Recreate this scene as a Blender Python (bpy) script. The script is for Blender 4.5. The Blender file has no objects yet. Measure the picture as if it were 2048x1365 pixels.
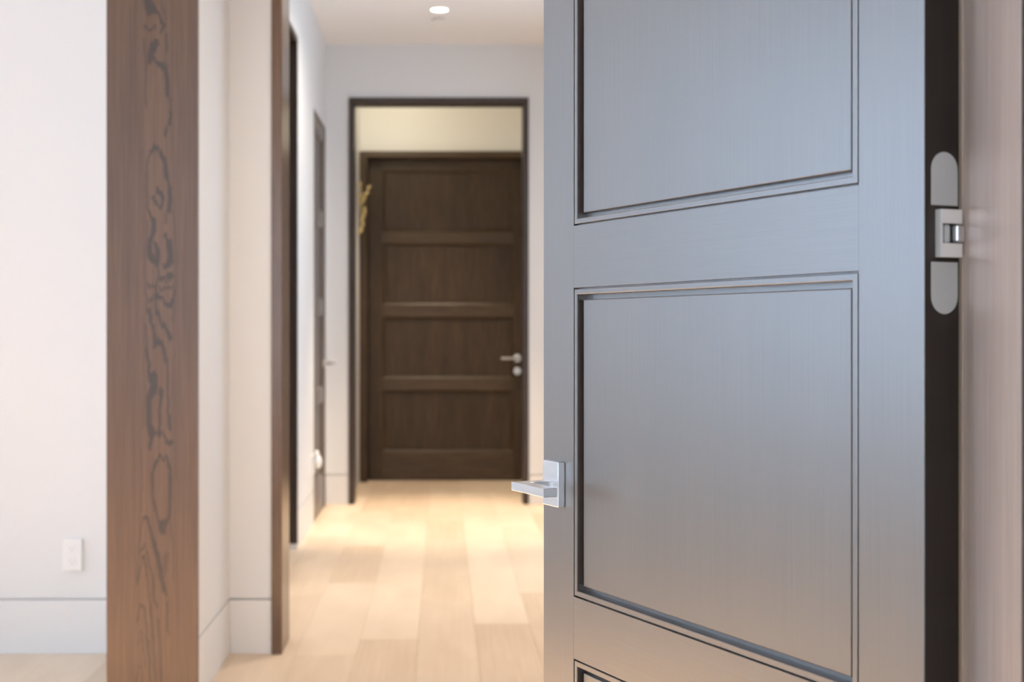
import bpy, bmesh, math, random
import numpy as np
from mathutils import Vector, Matrix
random.seed(7)
C = bpy.context.scene.collection
sc = bpy.context.scene

# ------------------------------------------------------------------ camera
F, PX, PY, H = 2663.0, 884.0, 664.0, 1.14          # focal length / principal point in px, eye height
cam = bpy.data.cameras.new('camera'); co = bpy.data.objects.new('camera', cam); C.objects.link(co)
co.location = (0, 0, H); co.rotation_euler = (math.pi/2, 0, 0)
cam.sensor_width = 36; cam.lens = F/2048*36
cam.shift_x = (1024-PX)/2048; cam.shift_y = -(682.5-PY)/2048
cam.clip_start = 0.05
cam.dof.use_dof = True; cam.dof.focus_distance = 1.78; cam.dof.aperture_fstop = 5.8
sc.camera = co

# ------------------------------------------------------------------ world, lights, exposure
w = bpy.data.worlds.new('world'); sc.world = w; w.use_nodes = True
w.node_tree.nodes['Background'].inputs[0].default_value = (0.62, 0.78, 1.0, 1)
w.node_tree.nodes['Background'].inputs[1].default_value = 2.5
sc.view_settings.view_transform = 'Standard'; sc.view_settings.look = 'None'
sc.view_settings.gamma = 1; sc.view_settings.use_curve_mapping = False
sc.view_settings.exposure = 0.0

def area(name, loc, rot, sx, sy, power, col):
    l = bpy.data.lights.new(name, 'AREA'); l.shape = 'RECTANGLE'; l.size = sx; l.size_y = sy
    l.energy = power; l.color = col
    o = bpy.data.objects.new(name, l); C.objects.link(o); o.location = loc; o.rotation_euler = rot
    return o
R90 = math.pi/2
COOL = (0.55, 0.74, 1.0); WARM = (1.0, 0.80, 0.58)
# daylight outside the windows of the front room and of the hall
area('window_daylight', (-4.85, 2.4, 1.75), (0, -R90, 0), 2.3, 4.1, 60, COOL)
area('rear_daylight', (-1.2, -2.85, 1.5), (R90, 0, 0), 4.2, 2.5, 62, (0.93, 0.95, 1.0))
area('hall_daylight', (1.55, 6.6, 1.6), (0, R90, 0), 2.0, 2.0, 20, (0.52, 0.74, 1.0))

# ------------------------------------------------------------------ materials
def newmat(name):
    m = bpy.data.materials.new(name); m.use_nodes = True
    return m, m.node_tree, m.node_tree.nodes['Principled BSDF']
def N(nt, t, **kw):
    n = nt.nodes.new(t)
    for k, v in kw.items(): setattr(n, k, v)
    return n
def noise(nt, vec, scale, detail=3, rough=.5, dist=0):
    n = N(nt, 'ShaderNodeTexNoise'); n.inputs['Scale'].default_value = scale
    n.inputs['Detail'].default_value = detail; n.inputs['Roughness'].default_value = rough
    n.inputs['Distortion'].default_value = dist
    nt.links.new(vec, n.inputs['Vector']); return n
def mapped(nt, scale, src='Object'):
    tc = N(nt, 'ShaderNodeTexCoord'); mp = N(nt, 'ShaderNodeMapping')
    mp.inputs['Scale'].default_value = scale
    nt.links.new(tc.outputs[src], mp.inputs['Vector']); return mp.outputs['Vector']
def mixc(nt, fac, a, b, blend='MIX'):
    m = N(nt, 'ShaderNodeMix', data_type='RGBA', blend_type=blend)
    for s, v in ((0, fac), (6, a), (7, b)):
        if isinstance(v, (tuple, float, int)): m.inputs[s].default_value = v if s == 0 else (*v[:3], 1)
        else: nt.links.new(v, m.inputs[s])
    return m.outputs[2]
def ramp(nt, fac, p0, p1, c0=(0,0,0), c1=(1,1,1)):
    r = N(nt, 'ShaderNodeValToRGB'); e = r.color_ramp.elements
    e[0].position = p0; e[1].position = p1; e[0].color = (*c0, 1); e[1].color = (*c1, 1)
    nt.links.new(fac, r.inputs[0]); return r.outputs[0]

def paint(name, col, rough=.55):
    m, nt, b = newmat(name)
    n = noise(nt, mapped(nt, (1, 1, 1)), 1.3, 2)
    c = mixc(nt, n.outputs[0], tuple(x*.985 for x in col), col)
    nt.links.new(c, b.inputs['Base Color']); b.inputs['Roughness'].default_value = rough
    n2 = noise(nt, mapped(nt, (1, 1, 1)), 350, 2)
    bp = N(nt, 'ShaderNodeBump'); bp.inputs['Strength'].default_value = .05; bp.inputs['Distance'].default_value = .0005
    nt.links.new(n2.outputs[0], bp.inputs['Height']); nt.links.new(bp.outputs[0], b.inputs['Normal'])
    return m

def wood(name, dark, light, axis='z', rough=.34, coat=.0, spec=.5, fine=1.0, bump=.25, cior=1.5):
    """stained oak: fine pores stretched along the grain, broad tone drift"""
    m, nt, b = newmat(name)
    k = {'z': (260*fine, 260*fine, 5), 'x': (5, 260*fine, 260*fine), 'y': (260*fine, 5, 260*fine)}[axis]
    g = noise(nt, mapped(nt, k), 1, 3, .6)
    k2 = {'z': (12, 12, .9), 'x': (.9, 12, 12), 'y': (12, .9, 12)}[axis]
    br = noise(nt, mapped(nt, k2), 1, 3, .5)
    c = mixc(nt, ramp(nt, g.outputs[0], .32, .68), dark, light)
    c2 = mixc(nt, ramp(nt, br.outputs[0], .3, .75), tuple(x*.80 for x in (1, 1, 1)), (1.12, 1.1, 1.08))
    c = mixc(nt, 1.0, c, c2, 'MULTIPLY')
    nt.links.new(c, b.inputs['Base Color'])
    b.inputs['Roughness'].default_value = rough
    b.inputs['Specular IOR Level'].default_value = spec
    b.inputs['Coat Weight'].default_value = coat; b.inputs['Coat IOR'].default_value = cior; b.inputs['IOR'].default_value = cior; b.inputs['Coat Roughness'].default_value = rough*.9
    if bump:
        bp = N(nt, 'ShaderNodeBump'); bp.inputs['Strength'].default_value = bump; bp.inputs['Distance'].default_value = .0004
        nt.links.new(g.outputs[0], bp.inputs['Height']); nt.links.new(bp.outputs[0], b.inputs['Normal'])
    return m

def metal(name, col, rough, aniso=0, metallic=1.0):
    m, nt, b = newmat(name)
    n = noise(nt, mapped(nt, (60, 60, 900)), 1, 2)
    c = mixc(nt, n.outputs[0], tuple(x*.93 for x in col), col)
    nt.links.new(c, b.inputs['Base Color']); b.inputs['Metallic'].default_value = metallic
    b.inputs['Roughness'].default_value = rough
    return m

M = {}
M['wall'] = paint('wall_paint', (.785, .775, .76))
M['ceiling'] = paint('ceiling_paint', (.93, .89, .845), .7)
M['base'] = paint('baseboard_paint', (.80, .785, .765), .4)
M['white'] = paint('white_plastic', (.86, .85, .83), .35)
M['gap'] = paint('shadow_gap_paint', (.45, .42, .39), .8)
M['slot'] = paint('outlet_slot', (.12, .11, .10), .6)
DK, LT = (.036, .023, .016), (.066, .045, .033)
M['door_v'] = wood('door_oak_vertical', DK, LT, 'z', rough=.38, coat=1.0, spec=1.0, fine=2.6, bump=.18, cior=1.68)
M['door_h'] = wood('door_oak_horizontal', DK, LT, 'x', rough=.38, coat=1.0, spec=1.0, fine=2.6, bump=.18, cior=1.68)
M['far_v'] = wood('far_oak_vertical', (.044, .026, .0125), (.077, .047, .024), 'z', rough=.45, coat=0, spec=.35, fine=.25)
M['far_h'] = wood('far_oak_horizontal', (.058, .036, .019), (.098, .063, .034), 'x', rough=.45, coat=0, spec=.4, fine=.25)
M['side_v'] = wood('side_oak_vertical', (.10, .075, .062), (.15, .115, .095), 'z', rough=.36, coat=.3, fine=.25)
M['side_h'] = wood('side_oak_horizontal', (.10, .075, .062), (.15, .115, .095), 'x', rough=.36, coat=.3, fine=.25)
M['edge'] = wood('edge_oak_shaded', (.012, .0075, .005), (.020, .012, .009), 'z', rough=.6, fine=1.2)  # same oak as the door, shade on its hinge edge put into the colour
M['jamb'] = wood('jamb_oak_sheen', (.39, .31, .27), (.49, .40, .355), 'z', rough=.42, coat=1.0, fine=.5, spec=1.0, bump=.1)  # same oak, base lightened to stand in for its grazing reflection
M['casing'] = wood('casing_oak', (.12, .062, .030), (.17, .092, .047), 'z', rough=.26, coat=.2, fine=.4)
M['casing_dark'] = wood('casing_dark_oak', (.035, .023, .018), (.06, .042, .034), 'z', rough=.4, fine=.4)
M['chrome'] = metal('satin_chrome', (.80, .81, .83), .28)
M['steel'] = metal('matt_nickel', (.48, .468, .45), .45, metallic=.2)
M['steel_light'] = metal('bright_nickel', (.92, .90, .87), .35, metallic=.6)
M['black'] = paint('hinge_pocket_black', (.012, .012, .012), .6)
M['gold'] = metal('gilded_metal', (.62, .47, .22), .4)
M['seal'] = paint('tan_door_seal', (.36, .29, .23), .4)

m, nt, b = newmat('lamp_glow'); M['lamp'] = m
b.inputs['Base Color'].default_value = (1, 1, 1, 1)
b.inputs['Emission Color'].default_value = (1, .93, .82, 1); b.inputs['Emission Strength'].default_value = 6
m, nt, b = newmat('window_glass'); M['glass'] = m
b.inputs['Base Color'].default_value = (1, 1, 1, 1); b.inputs['Transmission Weight'].default_value = 1
b.inputs['Roughness'].default_value = 0; b.inputs['IOR'].default_value = 1.01

# pale oak planks, tone varies from plank to plank
m, nt, b = newmat('pale_oak_plank'); M['plank'] = m
oi = N(nt, 'ShaderNodeObjectInfo')
tc = N(nt, 'ShaderNodeTexCoord'); off = N(nt, 'ShaderNodeVectorMath', operation='MULTIPLY_ADD')
comb = N(nt, 'ShaderNodeCombineXYZ')
for i in range(3): nt.links.new(oi.outputs['Random'], comb.inputs[i])
sc_ = N(nt, 'ShaderNodeVectorMath', operation='MULTIPLY'); sc_.inputs[1].default_value = (60, 1.4, 10)
nt.links.new(tc.outputs['Object'], sc_.inputs[0])
off.inputs[1].default_value = (37, 53, 11)
nt.links.new(comb.outputs[0], off.inputs[0]); nt.links.new(sc_.outputs[0], off.inputs[2])
g = noise(nt, off.outputs[0], 1, 4, .6, .4)
mp = N(nt, 'ShaderNodeMapping'); mp.inputs['Scale'].default_value = (.12, 1.6, 1)
nt.links.new(off.outputs[0], mp.inputs[0])
g2 = noise(nt, mp.outputs[0], 1, 2)
c0 = ramp(nt, oi.outputs['Random'], 0, 1, (.64, .485, .34), (.83, .68, .52))
c1 = mixc(nt, ramp(nt, g.outputs[0], .3, .7), c0, (.78, .62, .46))
c1 = mixc(nt, .55, c0, c1)
c2 = mixc(nt, 1.0, c1, ramp(nt, g2.outputs[0], .3, .7, (.93, .92, .91), (1.03, 1.03, 1.03)), 'MULTIPLY')
nt.links.new(c2, b.inputs['Base Color']); b.inputs['Roughness'].default_value = .45

# the cathedral-grained post: the figure is stored per vertex as attribute "figure"
m, nt, b = newmat('post_oak'); M['post'] = m
at = N(nt, 'ShaderNodeAttribute', attribute_name='figure')
g = noise(nt, mapped(nt, (150, 150, 4)), 1, 3, .6)
br = noise(nt, mapped(nt, (14, 14, 1.2)), 1, 3)
c = mixc(nt, ramp(nt, g.outputs[0], .3, .7), (.090, .050, .030), (.138, .080, .048))
c = mixc(nt, 1.0, c, mixc(nt, ramp(nt, br.outputs[0], .3, .7), (.86, .86, .88), (1.12, 1.10, 1.06)), 'MULTIPLY')
c = mixc(nt, at.outputs['Fac'], c, (.034, .024, .020))
nt.links.new(c, b.inputs['Base Color']); b.inputs['Roughness'].default_value = .42
b.inputs['Coat Weight'].default_value = .3; b.inputs['Coat Roughness'].default_value = .4

# ------------------------------------------------------------------ mesh helpers
def add_box(bm, x0, x1, y0, y1, z0, z1, bev=0, seg=1):
    vs = [bm.verts.new(p) for p in ((x0,y0,z0),(x1,y0,z0),(x1,y1,z0),(x0,y1,z0),(x0,y0,z1),(x1,y0,z1),(x1,y1,z1),(x0,y1,z1))]
    fs = [bm.faces.new([vs[i] for i in f]) for f in ((0,3,2,1),(4,5,6,7),(0,1,5,4),(1,2,6,5),(2,3,7,6),(3,0,4,7))]
    if bev:
        es = list({e for f in fs for e in f.edges})
        bmesh.ops.bevel(bm, geom=es, offset=bev, segments=seg, profile=.5, affect='EDGES')
def box(x0, x1, y0, y1, z0, z1, bev=0, seg=1):
    bm = bmesh.new(); add_box(bm, min(x0,x1), max(x0,x1), min(y0,y1), max(y0,y1), min(z0,z1), max(z0,z1), bev, seg); return bm
def add_tube(bm, pts, r, n=10, cap=True):
    """round bar through pts; r number or list"""
    pts = [Vector(p) for p in pts]; rings = []
    for i, p in enumerate(pts):
        d = (pts[min(i+1, len(pts)-1)] - pts[max(i-1, 0)]).normalized()
        u = d.orthogonal().normalized(); v = d.cross(u)
        if rings:                                      # keep the frame from twisting
            u = (pu - d*pu.dot(d)).normalized(); v = d.cross(u)
        pu = u
        rr = r[i] if isinstance(r, (list, tuple)) else r
        rings.append([bm.verts.new(p + u*rr*math.cos(2*math.pi*k/n) + v*rr*math.sin(2*math.pi*k/n)) for k in range(n)])
    for a, c in zip(rings, rings[1:]):
        for k in range(n): bm.faces.new((a[k], a[(k+1) % n], c[(k+1) % n], c[k]))
    if cap: bm.faces.new(rings[0][::-1]); bm.faces.new(rings[-1])
def add_lathe(bm, c, axis, prof, n=32):
    """prof: list of (radius, distance along axis)"""
    a = Vector(axis).normalized(); u = a.orthogonal().normalized(); v = a.cross(u); c = Vector(c)
    rings = []
    for rad, d in prof:
        if rad < 1e-6: rings.append([bm.verts.new(c + a*d)])
        else: rings.append([bm.verts.new(c + a*d + u*rad*math.cos(2*math.pi*k/n) + v*rad*math.sin(2*math.pi*k/n)) for k in range(n)])
    for p, q in zip(rings, rings[1:]):
        for k in range(n):
            k2 = (k+1) % n
            if len(p) == 1: bm.faces.new((p[0], q[k2], q[k]))
            elif len(q) == 1: bm.faces.new((p[k], p[k2], q[0]))
            else: bm.faces.new((p[k], p[k2], q[k2], q[k]))
def add_prism(bm, pts, ax, a0, a1, bev=0):
    """extrude 2-D outline pts along axis ax ('x','y','z') from a0 to a1"""
    def P(p, d):
        return {'x': (d, p[0], p[1]), 'y': (p[0], d, p[1]), 'z': (p[0], p[1], d)}[ax]
    A = [bm.verts.new(P(p, a0)) for p in pts]; B = [bm.verts.new(P(p, a1)) for p in pts]
    fs = [bm.faces.new(A[::-1]), bm.faces.new(B)]
    for i in range(len(pts)):
        j = (i+1) % len(pts); fs.append(bm.faces.new((A[i], A[j], B[j], B[i])))
    bmesh.ops.recalc_face_normals(bm, faces=fs)
    if bev:
        es = [e for e in fs[0].edges] + [e for e in fs[1].edges]
        bmesh.ops.bevel(bm, geom=es, offset=bev, segments=2, profile=.5, affect='EDGES')
def obj(name, bm, mat, parent=None, label=None, smooth=False, kind=None):
    bmesh.ops.recalc_face_normals(bm, faces=bm.faces)
    me = bpy.data.meshes.new(name); bm.to_mesh(me); bm.free()
    me.materials.append(mat)
    if smooth:
        for p in me.polygons: p.use_smooth = True
        try: me.set_sharp_from_angle(angle=math.radians(35))
        except Exception: pass
    o = bpy.data.objects.new(name, me); C.objects.link(o)
    if parent: o.parent = parent
    if label: o['label'] = label
    if kind: o['kind'] = kind
    return o
def tag(o, label, cat, group=None, kind=None):
    o['label'] = label; o['category'] = cat
    if group: o['group'] = group
    if kind: o['kind'] = kind
    return o
def empty(name, loc, rz, label, cat, group=None, kind=None):
    o = bpy.data.objects.new(name, None); C.objects.link(o); o.location = loc; o.rotation_euler = (0, 0, rz)
    return tag(o, label, cat, group, kind)

BH = .198                      # top of the shadow gap above the baseboards
CEIL = 3.04
def wall_mesh(segs, gap=.012):
    """segs: (x0,x1,y0,y1,z0,z1, inset sides as string of x- x+ y- y+ codes 'abcd')"""
    bm = bmesh.new()
    for x0, x1, y0, y1, z0, z1, ins in segs:
        if z0 < BH < z1 and ins:
            add_box(bm, x0, x1, y0, y1, BH, z1)
            add_box(bm, x0+gap*('a' in ins), x1-gap*('b' in ins), y0+gap*('c' in ins), y1-gap*('d' in ins), z0, BH)
        else: add_box(bm, x0, x1, y0, y1, z0, z1)
    return bm
def wall(name, segs, label):
    return tag(obj(name, wall_mesh(segs), M['wall']), label, 'wall', kind='structure')
def baseboard(name, runs, label):
    bm = bmesh.new()
    for r in runs: add_box(bm, *r[:4], 0.0, .190, .0012, 1)
    return tag(obj(name, bm, M['base']), label, 'baseboard', kind='structure')

# ------------------------------------------------------------------ floor: planks built one by one
FZ = 0.0
fl = tag(obj('floor', box(-4.75, 2.15, -2.75, 10.45, -.06, -.0155), paint('subfloor', (.30, .24, .18))),
         'pale oak plank floor running down the hall under every wall and door', 'floor', kind='structure')
PW = .215
meshes = {}
def plank_mesh(L):
    if L not in meshes:
        bm = box(-PW/2+.0003, PW/2-.0003, -L/2+.0003, L/2-.0003, -.015, 0, .0005)
        bmesh.ops.recalc_face_normals(bm, faces=bm.faces)
        me = bpy.data.meshes.new('plank'); bm.to_mesh(me); bm.free(); me.materials.append(M['plank']); meshes[L] = me
    return meshes[L]
lengths = [.75, 1.05, 1.35, 1.65, 1.95]
cand = []
rnd = random.Random(19)
k0 = int((-4.6+.088)/PW)-1
for k in range(k0, 12):
    xc = -.088 + (k+.5)*PW
    if xc < -4.75+PW/2 or xc > 2.15-PW/2: continue
    y = -2.7 + rnd.uniform(-.6, 0)
    while y < 10.4:
        L = rnd.choice(lengths)
        y0, y1 = y, y+L
        if y1 > 10.42: L = round(max(.1, 10.42-y0), 3); y1 = y0+L
        if y1-y0 > .15: cand.append((xc, (y0+y1)/2, L))
        y = y1
def seen(c):
    x, y, L = c
    y = max(y, .3); px = PX + F*x/y; 
    return (0 if (-150 < px < 1200 and y+L/2 > 4.2) or (px > 1000 and y > 4.2 and px < 1250) else 1, math.hypot(x+.2, y-5.5))
cand.sort(key=seen)
rest = bmesh.new()
for i, (x, y, L) in enumerate(cand):
    if i < 290:
        o = bpy.data.objects.new('plank', plank_mesh(L)); C.objects.link(o); o.parent = fl; o.location = (x, y, FZ)
    else:
        add_box(rest, x-PW/2+.0006, x+PW/2-.0006, y-L/2+.0006, y+L/2-.0006, -.015, 0)
obj('planks_outside_view', rest, M['plank'], fl, kind='stuff').name = 'plank_field'

# ------------------------------------------------------------------ ceiling and walls
tag(obj('ceiling', box(-4.75, 2.15, -2.75, 10.45, CEIL, CEIL+.1), M['ceiling']),
    'smooth warm white ceiling above the hall with one round downlight', 'ceiling', kind='structure')
XP = -.75            # right face of the partition and the return beside the post
XH = -.763           # left face of the hall beyond the opening
# left outer wall of the front room with its window opening (y .45..4.35, z .65..2.75)
WY0, WY1, WZ0, WZ1 = .50, 4.30, .62, 2.78
wall('wall_left', [(-4.75, -4.6, -2.6, WY0, 0, CEIL, ''), (-4.75, -4.6, WY1, 8.95, 0, CEIL, ''),
                   (-4.75, -4.6, WY0, WY1, 0, WZ0, ''), (-4.75, -4.6, WY0, WY1, WZ1, CEIL, '')],
     'white outer wall with the wide window on the left of the front room')
wall('wall_back', [(-4.75, -3.2, -2.75, -2.6, 0, CEIL, ''), (.8, 2.15, -2.75, -2.6, 0, CEIL, ''),
                   (-3.2, .8, -2.75, -2.6, 0, .4, ''), (-3.2, .8, -2.75, -2.6, 2.7, CEIL, '')],
     'white rear wall with a wide window behind the viewer')
wall('wall_middle', [(-4.6, -.602, 4.71, 4.92, 0, CEIL, 'cd'), (-.602, 1.15, 4.71, 4.92, 2.725, CEIL, ''),
                     (1.15, 1.3, 4.71, 4.92, 0, CEIL, 'cd')],
     'white wall facing the viewer with the outlet and the cased hall opening')
wall('wall_partition', [(-1.012, XP, 4.078, 4.71, 0, CEIL, 'ab')],
     'short white partition wall behind the wide oak end board')
wall('wall_right', [(1.3, 1.45, 1.3, 5.6, 0, CEIL, ''), (1.3, 1.45, 7.6, 8.95, 0, CEIL, ''),
                    (1.3, 1.45, 5.6, 7.6, 0, .6, ''), (1.3, 1.45, 5.6, 7.6, 2.6, CEIL, '')],
     'white right wall of the hall hidden behind the open door')
wall('wall_hinge_side', [(.535, 2.0, 1.175, 1.29, 0, CEIL, '')],
     'white wall behind the wood jamb at the right edge')
wall('wall_front_right', [(2.0, 2.15, -2.6, 1.29, 0, CEIL, '')], 'white right wall of the front room')
D0, D1 = 7.94, 8.68   # side door in the hall's left wall
wall('wall_hall_left', [(XH-.15, XH, 4.92, 6.0, 0, CEIL, 'b'), (XH-.15, XH, 6.0, 6.985, 2.69, CEIL, ''),
                        (XH-.15, XH, 6.985, D0-.012, 0, CEIL, 'b'), (XH-.15, XH, D0-.012, D1+.012, 2.475, CEIL, ''),
                        (XH-.15, XH, D1+.012, 8.8, 0, CEIL, 'b')],
     'bluish white left wall of the hall holding the narrow side door')
wall('wall_side_room', [(-2.4, -2.25, 4.92, 8.95, 0, CEIL, '')], 'white wall of the side room off the hall')
wall('wall_far', [(-2.25, -.605, 8.8, 8.95, 0, CEIL, 'c'), (-.605, .562, 8.8, 8.95, 2.678, CEIL, ''),
                  (.562, 1.3, 8.8, 8.95, 0, CEIL, 'c')],
     'white far wall around the tall dark-framed opening')
wall('wall_end', [(-.8, -.625, 8.95, 10.3, 0, CEIL, 'b'), (-.625, .80, 10.10, 10.3, 2.508, CEIL, ''),
                  (.72, .80, 8.95, 10.1, 0, CEIL, 'a'), (-.8, .8, 10.3, 10.4, 0, CEIL, '')],
     'cream lobby walls around and above the farthest dark door')

baseboard('baseboard_middle', [(-4.6, -1.012, 4.7095, 4.722), (XP, -.602, 4.7095, 4.722)],
          'flush white baseboard under the outlet and beside the cased opening')
baseboard('baseboard_partition', [(XP-.012, XP+.0005, 4.078, 4.7095), (-1.0125, -1.0, 4.078, 4.7095)],
          'white baseboard running back from the oak end board')
baseboard('baseboard_hall_left', [(XH-.012, XH+.0005, 4.92, 5.965), (XH-.012, XH+.0005, 7.02, D0-.012), (XH-.012, XH+.0005, D1+.012, 8.799)],
          'white baseboard along the left wall of the hall')
baseboard('baseboard_far', [(XH+.001, -.612, 8.7995, 8.812), (.572, 1.3, 8.7995, 8.812)],
          'white baseboard on both sides of the far dark-framed opening')
baseboard('baseboard_end', [(-.637, -.6245, 8.985, 10.085), (.7195, .732, 8.985, 10.085)],
          'cream baseboard inside the lobby beyond the far opening')

# ------------------------------------------------------------------ windows
def window(name, axis, fix, a0, a1, z0, z1, panes, label):
    r = empty(name, (0, 0, 0), 0, label, 'window', kind='structure')
    def bx(u0, u1, d0, d1, za, zb, bev=0):
        return box(fix+d0, fix+d1, u0, u1, za, zb, bev) if axis == 'x' else box(u0, u1, fix+d0, fix+d1, za, zb, bev)
    for u0, u1, za, zb in ((a0, a0+.05, z0, z1), (a1-.05, a1, z0, z1), (a0+.05, a1-.05, z0, z0+.05), (a0+.05, a1-.05, z1-.05, z1)):
        obj('frame_bar', bx(u0, u1, -.04, .04, za, zb, .002), M['white'], r)
    w_ = (a1-a0-.1)/panes
    for i in range(1, panes):
        u = a0+.05+w_*i; obj('mullion', bx(u-.02, u+.02, -.03, .03, z0+.05, z1-.05, .002), M['white'], r)
    for i in range(panes):
        u = a0+.05+w_*i; obj('pane', bx(u+.021*(i > 0), u+w_-.021*(i < panes-1), -.003, .003, z0+.05, z1-.05), M['glass'], r)
window('window_1', 'x', -4.68, WY0, WY1, WZ0, WZ1, 2, 'wide window on the left wall of the front room')
window('window_2', 'y', -2.68, -3.2, .8, .4, 2.7, 3, 'wide window behind the viewer')
window('window_3', 'x', 1.38, 5.6, 7.6, .6, 2.6, 2, 'hall window hidden behind the open door')

# ------------------------------------------------------------------ oak end board (cathedral grain)
PYB = 4.05
S = PYB/F
def p2(px, py): return ((px-PX)*S, H+(PY-py)*S)
FIG = [  # strength, width px, polyline traced from the board's figure
 (1,14,[(293,-14),(297,14),(301,24)]), (1,6,[(303,4),(312,20),(322,38),(328,50),(323,63)]), (.5,4,[(321,-6),(326,18),(332,35)]),
 (.7,8,[(293,58),(300,60),(309,58)]), (.6,3.5,[(288,78),(291,130),(291,217)]), (1,10,[(313,86),(303,105),(300,122)]),
 (1,7,[(304,114),(320,128),(331,134),(334,155),(336,190)]), (.7,4.5,[(333,78),(333,102)]), (.55,3.5,[(337,190),(340,205),(341,222)]),
 (.9,6,[(341,222),(339,248)]), (.9,5,[(333,255),(331,266)]),
 (.6,4,[(296,420),(294,350),(295,321),(299,309),(303,300)]), (1,9,[(303,300),(309,295),(318,299),(327,314)]), (1,6.5,[(327,314),(331,331),(333,362),(339,375)]),
 (1,8,[(339,375),(340,397),(338,421)]), (.6,4,[(334,422),(331,447)]),
 (1,6,[(313,384),(319,383),(325,391),(326,402),(321,411),(313,408),(306,398),(309,389),(313,384)]),
 (.8,5,[(298,420),(302,431),(307,437)]), (1,9,[(307,437),(308,452),(303,471),(300,483)]), (1,8,[(299,492),(299,508),(305,522),(315,528),(316,510),(313,497),(311,489)]),
 (.9,10,[(305,512),(313,520)]), (.8,3.5,[(316,528),(317,551),(313,571),(311,604),(312,630)]),
 (.5,4,[(331,430),(331,445)]), (1,11,[(334,474),(338,490),(341,518),(336,531)]), (.8,6,[(336,533),(328,534)]),
 (.9,8,[(322,562),(333,556),(344,553)]), (.9,4.5,[(295,562),(299,572),(305,576),(313,575)]), (.9,5,[(320,577),(332,581),(338,574),(345,576)]),
 (.9,5,[(294,597),(300,602),(309,594)]), (1,7,[(316,594),(328,604),(338,616),(346,604)]), (.8,4,[(346,604),(350,584)]),
 (.55,3.5,[(346,420),(348,440),(352,500),(352,560),(350,590),(344,640)]), (.5,3.5,[(295,440),(294,470),(289,540),(291,585),(295,615)]),
 (.9,7,[(296,618),(301,637)]), (1,6,[(299,641),(309,665),(309,692),(317,682),(328,694),(334,722)]), (.9,9,[(312,688),(322,686)]),
 (1,7,[(316,625),(320,641),(332,657),(341,678)]), (.6,4,[(291,645),(293,690),(294,712)]),
 (1,6,[(293,700),(298,741),(300,762)]), (1,13,[(309,749),(308,772),(303,790)]), (1,10,[(297,798),(298,843),(304,872)]), (.8,7,[(304,872),(299,897)]),
 (1,6,[(328,700),(333,716)]), (.8,4.5,[(333,716),(335,766),(336,831)]), (.9,6,[(337,831),(340,856)]),
 (.9,5,[(322,775),(319,815),(319,843),(318,864)]), (1,8,[(322,780),(320,790)]), (1,7,[(313,871),(322,866),(330,874),(342,891)]),
 (1,8,[(313,918),(322,913),(334,917)]), (.85,4.5,[(311,920),(305,946),(305,980),(306,1001),(315,1037),(320,1055)]), (.85,4.5,[(336,920),(341,946),(340,980),(339,1031),(330,1058)]),
 (.9,13,[(322,1046),(326,1060)]), (.85,5,[(288,1036),(296,1044),(303,1068),(310,1095),(316,1125)]), (.4,3,[(288,1036),(281,1060),(277,1100),(272,1160)]),
 (.9,8,[(313,1100),(318,1130),(324,1160),(331,1186)]), (.5,9,[(333,1108),(329,1138),(324,1156)]),
 (.75,4,[(280,1108),(287,1088),(294,1105),(303,1138),(309,1197),(315,1221)]), (.75,4,[(274,1168),(280,1132),(287,1117),(293,1135),(296,1168),(300,1212),(306,1272),(309,1316),(314,1400)]),
 (.7,4,[(275,1242),(279,1215),(283,1209),(289,1218),(293,1257),(296,1301),(299,1340),(303,1400)]),
 (.7,4,[(315,1242),(320,1286),(321,1331),(326,1400)]), (.7,3.5,[(335,1203),(336,1263)]), (.5,3,[(277,1286),(281,1263),(285,1274),(290,1330)]),
 (.5,3,[(272,1370),(278,1328),(283,1343),(287,1395)]), (.4,3,[(341,1040),(346,1080),(347,1160)]), (.35,3,[(284,900),(284,960),(282,1020)]),
 (.35,3,[(349,700),(345,800),(344,900),(345,1000)]), (.3,3,[(352,760),(350,860),(352,960)]), (.35,3,[(286,640),(287,760),(285,860)]),
 (.3,3,[(343,200),(347,300),(349,420)]), (.3,3,[(284,300),(286,420),(284,520)]),
 (.9,10,[(300,-120),(306,-70),(296,-30)]), (.8,6,[(325,-150),(332,-80),(326,-20)]), (.8,8,[(310,-280),(318,-220),(308,-160)]),
]
x0, _ = p2(213, 0); x1, _ = p2(395, 0); x0, x1 = x0, x1
nx, nz = 96, 900
ZT = 2.69
xs = np.linspace(x0, x1, nx); zs = np.linspace(0.0, ZT, nz)
gx, gz = np.meshgrid(xs, zs)
px = gx/S + PX; py = PY - (gz-H)/S
rs = np.random.RandomState(3)
def smooth_noise(shape, step):
    a = rs.randn(shape[0]//step[0]+3, shape[1]//step[1]+3)
    yi = np.arange(shape[0])/step[0]; xi = np.arange(shape[1])/step[1]
    y0 = yi.astype(int); x0_ = xi.astype(int); fy = (yi-y0)[:, None]; fx = (xi-x0_)[None]
    A = a[y0][:, x0_]; B = a[y0+1][:, x0_]; Cc = a[y0][:, x0_+1]; D = a[y0+1][:, x0_+1]
    return (A*(1-fy)+B*fy)*(1-fx) + (Cc*(1-fy)+D*fy)*fx
wx = px + smooth_noise(px.shape, (6, 5))*.9; wy = py + smooth_noise(px.shape, (9, 2))*5.0
fig = np.zeros_like(px)
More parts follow.
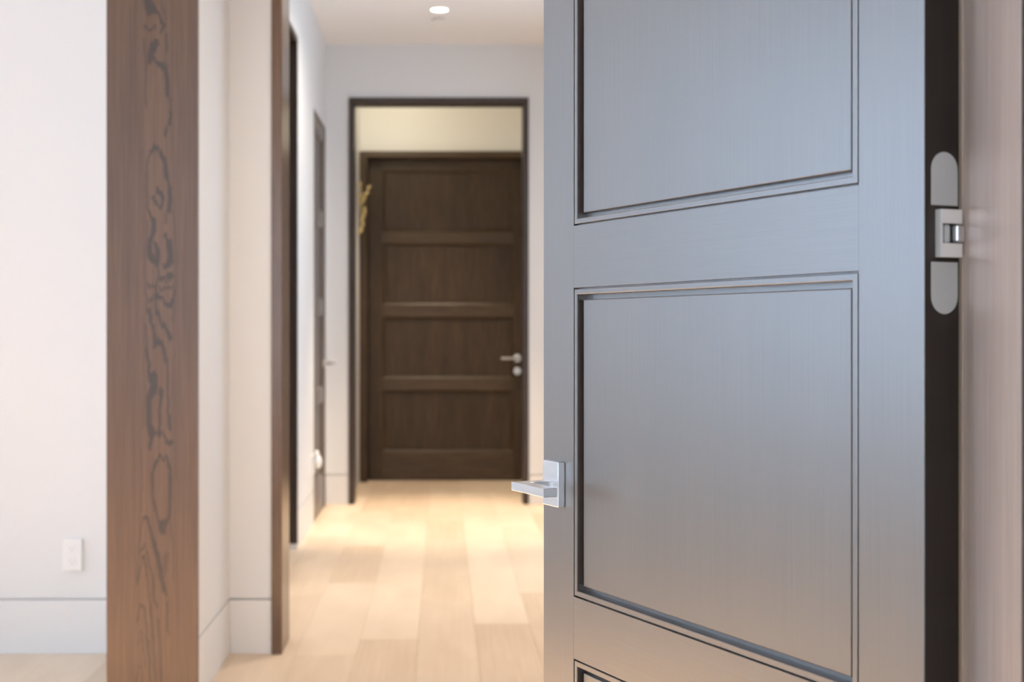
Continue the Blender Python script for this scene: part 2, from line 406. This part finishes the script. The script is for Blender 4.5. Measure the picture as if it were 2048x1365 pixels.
for s_, wd, pl in FIG:
    d = np.full(px.shape, 1e9)
    for (ax, ay), (bx_, by_) in zip(pl, pl[1:]):
        vx, vy = bx_-ax, by_-ay; L2 = vx*vx+vy*vy
        t = np.clip(((wx-ax)*vx+(wy-ay)*vy)/L2, 0, 1)
        d = np.minimum(d, np.hypot(wx-ax-t*vx, wy-ay-t*vy))
    v = np.clip(1-(d-wd*.36)/(wd*.45), 0, 1); v = v*v*(3-2*v)
    fig = np.maximum(fig, v*s_)
fig *= np.clip(1 + smooth_noise(px.shape, (30, 2))*.16, .4, 1.1)
# straight ring lines at both sides of the figure
ringm = np.clip((np.abs(px-318)-26)/20, 0, 1)
wob = smooth_noise(px.shape, (120, 20))*1.5
fig = np.maximum(fig, ringm*.16*(np.sin((px+wob*3)*1.05)*.5+.5))
bm = bmesh.new()
fv = [[bm.verts.new((gx[j, i], PYB, gz[j, i])) for i in range(nx)] for j in range(nz)]
for j in range(nz-1):
    for i in range(nx-1): bm.faces.new((fv[j][i], fv[j][i+1], fv[j+1][i+1], fv[j+1][i]))
me = bpy.data.meshes.new('end_board')
TH = .024
back = [bm.verts.new(p) for p in ((x0, PYB+TH, 0), (x1, PYB+TH, 0), (x1, PYB+TH, ZT), (x0, PYB+TH, ZT))]
bm.faces.new((back[1], back[0], back[3], back[2]))
bm.faces.new([fv[j][0] for j in range(nz)] + [back[3], back[0]])
bm.faces.new([fv[j][-1] for j in range(nz-1, -1, -1)] + [back[1], back[2]])
bm.faces.new([fv[0][i] for i in range(nx-1, -1, -1)] + [back[0], back[1]])
bm.faces.new([fv[-1][i] for i in range(nx)] + [back[2], back[3]])
bm.verts.index_update(); bm.to_mesh(me); bm.free(); me.materials.append(M['post'])
at = me.attributes.new('figure', 'FLOAT', 'POINT')
vals = np.zeros(len(me.vertices), dtype=np.float32); vals[:nx*nz] = np.clip(fig.ravel()*1.05, 0, .88)
at.data.foreach_set('value', vals)
pb = bpy.data.objects.new('end_board', me); C.objects.link(pb); pb.name = 'trim_1'
tag(pb, 'wide brown oak board with dark cathedral grain capping the white partition', 'trim', kind='structure')

# ------------------------------------------------------------------ casings of the openings
def casing(name, xa, xb, top, y0, y1, fw, mf, mj, label, floor=0.0, head=True, mh=None):
    """cased opening seen from -Y: jamb boards with a face fw wide, from y0 to y1"""
    r = empty(name, ((xa+xb)/2, y0, floor), 0, label, 'door frame', kind='structure')
    ox = (xa+xb)/2
    obj('side_board', box(xa-ox, xa+fw-ox, 0, y1-y0, 0, top-fw, .0015), mj, r)
    obj('side_board', box(xb-fw-ox, xb-ox, 0, y1-y0, 0, top-fw, .0015), mj, r)
    obj('head_board', box(xa-ox, xb-ox, 0, y1-y0, top-fw, top, .0015), mh or mf, r)
    return r
casing('trim_2', -.602, 1.15, 2.725, 4.70, 4.93, .037, M['casing'], M['casing'],
       'brown oak jamb of the wide hall opening beside the white return wall')
casing('trim_3', -.6147, .5717, 2.687, 8.785, 8.965, .036, M['casing_dark'], M['casing_dark'],
       'thin dark frame around the tall far opening')
# lining of the opening in the hall's left wall (faces the viewer at its far end)
r = empty('trim_4', (XH, 6.5, 0), 0, 'dark thin jamb standing in the hall left wall behind the oak jamb', 'door frame', kind='structure')
obj('side_board', box(-.16, .006, .462, .497, .03, 2.655, .001), M['casing_dark'], r)
obj('side_board', box(-.16, .006, -.50, -.465, .03, 2.655, .001), M['casing_dark'], r)
obj('head_board', box(-.16, .006, -.50, .497, 2.655, 2.69, .001), M['casing_dark'], r)
obj('plinth', box(-.158, .006, .462, .497, 0, .03), M['base'], r, label='white plinth block')
obj('plinth', box(-.158, .006, -.50, -.465, 0, .03), M['base'], r, label='white plinth block')
# frame of the farthest door
r = empty('trim_5', (0, 10.075, 0), 0, 'brown frame of the farthest door under the cream wall', 'door frame', kind='structure')
obj('side_board', box(-.6235, -.566, 0, .225, 0, 2.462, .002), M['far_v'], r)
obj('side_board', box(.645, .70, 0, .225, 0, 2.462, .002), M['far_v'], r)
obj('head_board', box(-.6235, .70, 0, .225, 2.462, 2.508, .002), M['far_h'], r)
# frame of the side door, flush in the hall wall
r = empty('trim_6', (XH, D1, 0), 0, 'thin flush frame of the side door on the left of the hall', 'door frame', kind='structure')
for a, b_ in ((-.010, .008), (D0-D1-.008, D0-D1+.010)):
    obj('side_board', box(-.14, .002, a, b_, 0, 2.455, .001), M['side_v'], r)
obj('head_board', box(-.14, .002, D0-D1-.008, .008, 2.455, 2.473, .001), M['side_h'], r)

# ------------------------------------------------------------------ panelled doors
PROF = [(0, -.0075), (.0024, -.0075), (.0022, -.0008), (.0028, -.0001), (.0088, -.0001), (.0096, -.0008), (.0096, -.0160), (.0170, -.0160)]
FPROF = [(0, 0), (.004, -.005), (.018, -.014), (.020, -.024), (.028, -.024)]
def ring(bm, x0, x1, z0, z1, prof, side=0.0, sgn=1):
    loops = []
    for ins, d in prof:
        y = side + sgn*d
        loops.append([bm.verts.new(p) for p in ((x0+ins, y, z0+ins), (x1-ins, y, z0+ins), (x1-ins, y, z1-ins), (x0+ins, y, z1-ins))])
    for a, c in zip(loops, loops[1:]):
        for k in range(4): bm.faces.new((a[k], a[(k+1) % 4], c[(k+1) % 4], c[k]))
def door_leaf(root, W, z0, z1, T, sa, sb, panels, mv, mh, scale=1.0, field=.006, base=None):
    """root local frame: x along the leaf from 0 to W, y = 0 the seen face (body towards -y)"""
    obj('stile', box(0, sa, -T, 0, z0, z1, .0005, 1), mv, root)
    obj('stile', box(W-sb, W, -T, 0, z0, z1, .0005, 1), mv, root)
    edges = [z0] + [v for p in panels for v in p] + [z1]
    for a, b_ in zip(edges[0::2], edges[1::2]):
        obj('rail', box(sa, W-sb, -T+.00003, -.00003, a, b_, .00025, 1), mh, root)
    pr = [(a*scale, b_*scale) for a, b_ in (base or PROF)]
    ins = pr[-1][0]
    for a, b_ in panels:
        bm = bmesh.new(); ring(bm, sa, W-sb, a, b_, pr); ring(bm, sa, W-sb, a, b_, pr, -T, -1)
        mo = obj('moulding', bm, mv, root)
        obj('panel', box(sa+ins, W-sb-ins, -T+field*scale, -field*scale, a+ins, b_-ins, .0014*scale, 2), mv, root)
def lever_set(parent, x, z, dx, square=True, k=1.0, keyhole=False, T=None):
    """lever handle on the y=0 face; dx = direction the grip points along local x"""
    h = empty2('handle', parent)
    if square:
        obj('rose', box(x-.023, x+.023, 0.0, .0115, z-.0325, z+.0325, .0012, 2), M['chrome'], h)
    else:
        bm = bmesh.new(); add_lathe(bm, (x, 0, z), (0, 1, 0), [(0, .0), (.026*k, 0), (.026*k, .007), (.024*k, .009), (0, .009)]); obj('rose', bm, M['chrome'], h, smooth=True)
    zc = z-.0020 if square else z
    if square:
        yn, yf = .048, .069                       # near / far side of the grip bar
        # L-shaped flat lever: neck out from the rose, then grip
        pts = [(x-.0095, .0115), (x-.0095, yf), (x-.0095, yf)]
        a = x+.0095*(-dx)*-1
        xo = x-dx*.0100; xi = x+dx*.0095; xe = x+dx*.085
        out = [(xo, .011), (xo, yf), (xe, yf), (xe, yn), (xi, yn), (xi, .011)]
        bm = bmesh.new(); add_prism(bm, out, 'z', zc-.0062, zc+.0062, .0008)
        obj('lever', bm, M['chrome'], h)
    else:
        bm = bmesh.new(); add_tube(bm, [(x, .008, z), (x, .055, z), (x+dx*.006, .066, z), (x+dx*.014, .07, z), (x+dx*.125, .07, z)], .0095*k, 12)
        obj('lever', bm, M['chrome'], h, smooth=True)
    if keyhole:
        bm = bmesh.new(); add_lathe(bm, (x, 0, z-.098), (0, 1, 0), [(0, .0), (.030, 0), (.030, .010), (.027, .013), (0, .013)])
        obj('lock_rose', bm, M['chrome'], h, smooth=True)
        obj('thumb_turn', box(x-.006, x+.006, .0131, .030, z-.118, z-.078, .002), M['chrome'], h)
    return h
def empty2(name, parent):
    o = bpy.data.objects.new(name, None); C.objects.link(o); o.parent = parent; return o

# the near door: hinge corner, angle
HX, HY = .4612, 1.274
ang = math.atan2(.9103, -.4140)
W1, T1 = .7529, .044
d1 = empty('door_1', (HX, HY, 0), ang, 'big dark oak panelled door standing open in front on the right', 'door', kind='structure')
PAN = [(.2424, .6784), (.7659, 1.2021), (1.2896, 1.7260), (1.8135, 2.2495)]
door_leaf(d1, W1, .010, 2.37, T1, .0897, .0875, PAN, M['door_v'], M['door_h'])
lever_set(d1, .7125, .9215, -1)

obj('shaded_edge', box(-.0009, .0, -T1+.0006, -.0006, .0105, 2.3695), M['edge'], d1, label='hinge edge of the same oak, darkened to stand in for shade')
# concealed hinge in the hinge edge (local x = 0, thickness along -y)
def stadium_half(y0, y1, zf, zr, up):
    """half plate: flat end at zf, round end at zr (sign up)"""
    r = (y1-y0)/2; c = (y0+y1)/2; pts = [(y0, zf), (y1, zf)]
    n = 14
    for i in range(n+1):
        a = math.pi*i/n
        pts.append((c+r*math.cos(a), zr - up*r + up*r*math.sin(a)))
    return pts
hg = empty2('hinge', d1)
hy0, hy1 = -.0420, -.0080
for zf, zr, up in ((1.2618, 1.3135, 1), (1.2072, 1.1570, -1)):
    bm = bmesh.new(); add_prism(bm, stadium_half(hy0, hy1, zf, zr, up), 'x', -.0012, .002, .0003); obj('plate', bm, M['steel'], hg)
    bm = bmesh.new(); add_lathe(bm, (-.0012, (hy0+hy1)/2-.001, zr-up*.019), (-1, 0, 0), [(0, 0), (.0022, 0), (.0018, .0005), (0, .0005)], 12)
    obj('screw', bm, M['steel'], hg, smooth=True)
obj('pocket', box(-.0006, .002, hy0+.001, hy1-.002, 1.2073, 1.2617), M['black'], hg, label='black hinge pocket')
# link arms: rounded bars reaching from the pocket to the jamb (local -x is towards the viewer)
def arm(z0, z1, ya, yb, x_out, mat):
    pts = []
    n = 8
    for i in range(n+1):
        a = math.pi/2*i/n
        pts.append((-x_out + .005*(1-math.sin(a)) - 0*.0, yb + .005 - .005*math.cos(a) if False else yb+.005*(1-math.cos(a))*0+.005*(1-math.cos(a))))
    out = [(-.0005, ya), (-x_out, ya)] + [(-x_out+.004*(1-math.cos(math.pi/2*i/n)), yb+.004-.004*math.sin(math.pi/2*i/n)) for i in range(n+1)] + [(-.0005, yb)]
    bm = bmesh.new(); add_prism(bm, out, 'z', z0, z1, .0004)
    return obj('arm', bm, mat, hg, smooth=False)
arm(1.2440, 1.2575, -.0135, -.0425, .009, M['steel_light'])
arm(1.2115, 1.2250, -.0135, -.0425, .009, M['steel_light'])
arm(1.2250, 1.2440, -.0135, -.0175, .009, M['steel_light'])
obj('arm', box(-.010, -.0005, -.0430, -.0320, 1.2262, 1.2430, .002, 3), M['chrome'], hg)
obj('link', box(-.004, -.0005, -.0300, -.0225, 1.2255, 1.2435, .002, 2), M['steel'], hg)

# the jamb beside the hinge: reveal towards the opening, dark face towards the viewer
r = empty('trim_7', (.505, 1.162, 0), 0, 'satin oak door jamb at the right edge beside the hinge', 'door frame', kind='structure')
obj('side_board', box(0, .030, 0, .138, 0, 2.66, .0008), M['jamb'], r)
obj('seal', box(-.0010, .002, .128, .1375, 0, 2.39, .0005), M['seal'], r, label='thin tan seal strip')
obj('casing', box(.0005, .075, -.012, 0, 0, 2.70, .001), M['casing_dark'], r, label='dark brown face board')

# the farthest door
d2 = empty('door_2', (.640, 10.20, 0), math.pi, 'farthest closed dark brown door with four wide panels', 'door', kind='structure')
door_leaf(d2, 1.20, .008, 2.458, .045, .094, .105, [(.217, .692), (.780, 1.255), (1.343, 1.818), (1.906, 2.381)], M['far_v'], M['far_h'], 1.0, .018, FPROF)
lever_set(d2, .063, .937, 1, square=False, k=1.15, keyhole=True)
# the side door in the hall's left wall
d3 = empty('door_3', (XH-.004, D1, 0), -math.pi/2, 'narrow brown panelled door in the left wall of the hall', 'door', kind='structure')
door_leaf(d3, D1-D0, .008, 2.453, .045, .10, .10, [(.217, .692), (.780, 1.255), (1.343, 1.818), (1.906, 2.381)], M['side_v'], M['side_h'], 1.0, .018, FPROF)
lever_set(d3, .07, .935, 1, square=False)

# ------------------------------------------------------------------ small things
def outlet(name, x, y, z, rz, label, group=None):
    r = empty(name, (x, y, z), rz, label, 'outlet', group)
    # local: y = outwards, plate in x-z
    obj('cover_plate', box(-.0335, .0335, 0, .014, -.0575, .0575, .003, 3), M['white'], r)
    for s in (-1, 1):
        f = obj('socket', box(-.0165, .0165, .0141, .0155, s*.0235-.0145, s*.0235+.0145, .002, 2), M['white'], r)
        bm = bmesh.new()
        add_box(bm, -.0075, -.0055, .0152, .0158, s*.0235-.002, s*.0235+.006)
        add_box(bm, .0055, .0075, .0152, .0158, s*.0235-.002, s*.0235+.006)
        add_box(bm, -.002, .002, .0152, .0158, s*.0235-.010, s*.0235-.006)
        obj('slots', bm, M['gap'], f)
    return r
outlet('wall_outlet', -1.3045, 4.71, .352, math.pi, 'white double wall outlet low on the wall left of the oak board')
o2 = outlet('wall_outlet', XH, 7.80, .36, -R90, 'white outlet plate low on the hall left wall behind the plugged in freshener')
r = empty('plug_in_freshener', (XH+.016, 7.80, .40), -R90, 'rounded white plug-in device on the outlet before the side door', 'plug-in')
bm = bmesh.new()
bmesh.ops.create_uvsphere(bm, u_segments=24, v_segments=14, radius=1, matrix=Matrix.Translation((0, .022, -.022)) @ Matrix.Diagonal((.028, .022, .040, 1)))
obj('body', bm, M['white'], r, smooth=True)
bm = bmesh.new()
bmesh.ops.create_uvsphere(bm, u_segments=20, v_segments=12, radius=1, matrix=Matrix.Translation((0, .014, .026)) @ Matrix.Diagonal((.020, .014, .020, 1)))
obj('cap', bm, M['white'], r, smooth=True)

def downlight(x, y, rad, label):
    r = empty('ceiling_downlight', (x, y, CEIL), 0, label, 'ceiling light', 'recessed downlights')
    bm = bmesh.new(); add_lathe(bm, (0, 0, 0), (0, 0, -1), [(rad*1.22, 0), (rad*1.22, .003), (rad*1.02, .005), (rad, .0015), (rad, 0)], 40)
    obj('trim_ring', bm, M['ceiling'], r, smooth=True)
    bm = bmesh.new(); add_lathe(bm, (0, 0, 0), (0, 0, -1), [(rad*.98, 0), (rad*.98, .0012), (0, .0012)], 40)
    obj('lens', bm, M['lamp'], r)
    return r
downlight(-.015, 7.84, .050, 'small bright round downlight in the hall ceiling')
downlight(-.25, 9.55, .050, 'downlight in the lobby ceiling above the farthest door')
r = empty('sprinkler_cover', (-.02, 8.09, CEIL), 0, 'flat pale round sprinkler cover on the ceiling beyond the downlight', 'sprinkler')
bm = bmesh.new(); add_lathe(bm, (0, 0, 0), (0, 0, -1), [(.030, 0), (.030, .004), (.040, .005), (.040, .0075), (0, .009)], 32)
obj('plate', bm, M['gap'], r, smooth=True)
bm = bmesh.new(); add_lathe(bm, (0, 0, 0), (0, 0, -1), [(.041, .0076), (.036, .0105), (0, .011)], 32)
obj('cap', bm, M['ceiling'], r, smooth=True)

def lamp(name, loc, power, col, spot=2.2, rad=.05):
    l = bpy.data.lights.new(name, 'SPOT'); l.energy = power; l.color = col; l.spot_size = spot; l.spot_blend = .8; l.shadow_soft_size = rad
    o = bpy.data.objects.new(name, l); C.objects.link(o); o.location = loc; return o
WARM2 = (1.0, .82, .62); POOL = (1.0, .75, .50)
lamp('hall_lamp_and_fill', (.0, 8.05, CEIL-.03), 390, WARM2, .95)
lamp('hall_lamp_and_fill', (.15, 6.7, CEIL-.03), 120, WARM2, 1.05)  # unseen spot without a fixture, added to even the light on the hall floor
lamp('hall_lamp_and_fill', (.1, 5.5, CEIL-.03), 150, WARM2, 1.05)  # likewise an added spot, no fixture
lamp('lobby_lamp', (-.05, 9.45, CEIL-.03), 120, WARM2, 1.3)
l = bpy.data.lights.new('lobby_bulb', 'POINT'); l.energy = 7.6; l.color = (1, .90, .62); l.shadow_soft_size = .12
lo = bpy.data.objects.new('lobby_bulb', l); C.objects.link(lo); lo.location = (-.42, 9.25, 2.90)
for x, y, p in ((-.95, 3.1, 1500), (-2.1, 2.4, 900)):
    lamp('room_fill', (x, y, CEIL-.03), p, POOL, .72)  # added spots, no fixtures: warm floor pool to brighten end board and near door
lamp('room_fill', (.50, 3.15, CEIL-.03), 98, (1, .90, .80), 2.7)  # added wide fill for the middle wall and partition, no fixture
lamp('hall_lamp_and_fill', (-.015, 6.9, CEIL-.03), 56, (1, .87, .74), 2.8)  # added wide fill standing in for bounce light in the hall

# gilded branch on the lobby's left wall
r = empty('branch_ornament', (-.625, 9.86, 1.98), 0, 'gilded leafy branch ornament hanging beside the farthest door', 'wall ornament')
bm = bmesh.new()
add_tube(bm, [(0, 0, -.12), (.03, 0, -.10), (.035, -.01, -.02), (.020, 0, .08), (.030, .01, .17), (.02, .0, .24)], .004, 8)
add_tube(bm, [(.033, 0, -.04), (.050, 0, .03), (.052, 0, .07)], .003, 8)
add_tube(bm, [(.022, 0, .09), (.055, 0, .15), (.085, 0, .225)], .003, 8)
obj('stem', bm, M['gold'], r, smooth=True)
rr = random.Random(4)
for (lx, lz, a) in ((.02, .25, .2), (.018, .17, -.5), (.020, .12, .5), (.05, .155, .9), (.066, .185, 1.0), (.085, .23, .7), (.045, .135, .1), (.05, .075, .4), (.046, .03, .3), (.053, .055, -.3), (.03, -.02, -.4), (.038, -.045, .5), (.028, -.08, -.2), (.018, -.10, .3), (.04, .005, .7)):
    bm = bmesh.new(); n = 8; u = Vector((math.sin(a), rr.uniform(-.3, .3), math.cos(a))).normalized(); v = u.cross(Vector((0, 1, 0))).normalized(); w_ = u.cross(v)
    c = Vector((lx, rr.uniform(-.02, .02), lz)); top, bot = [], []
    for k in range(n):
        t = 2*math.pi*k/n; p = c + u*.022*math.cos(t) + v*.011*math.sin(t) + w_*.004*math.cos(t)**2
        top.append(bm.verts.new(p + w_*.0008)); bot.append(bm.verts.new(p - w_*.0008))
    bm.faces.new(top); bm.faces.new(bot[::-1])
    for k in range(n): bm.faces.new((top[k], bot[k], bot[(k+1) % n], top[(k+1) % n]))
    obj('leaf', bm, M['gold'], r)
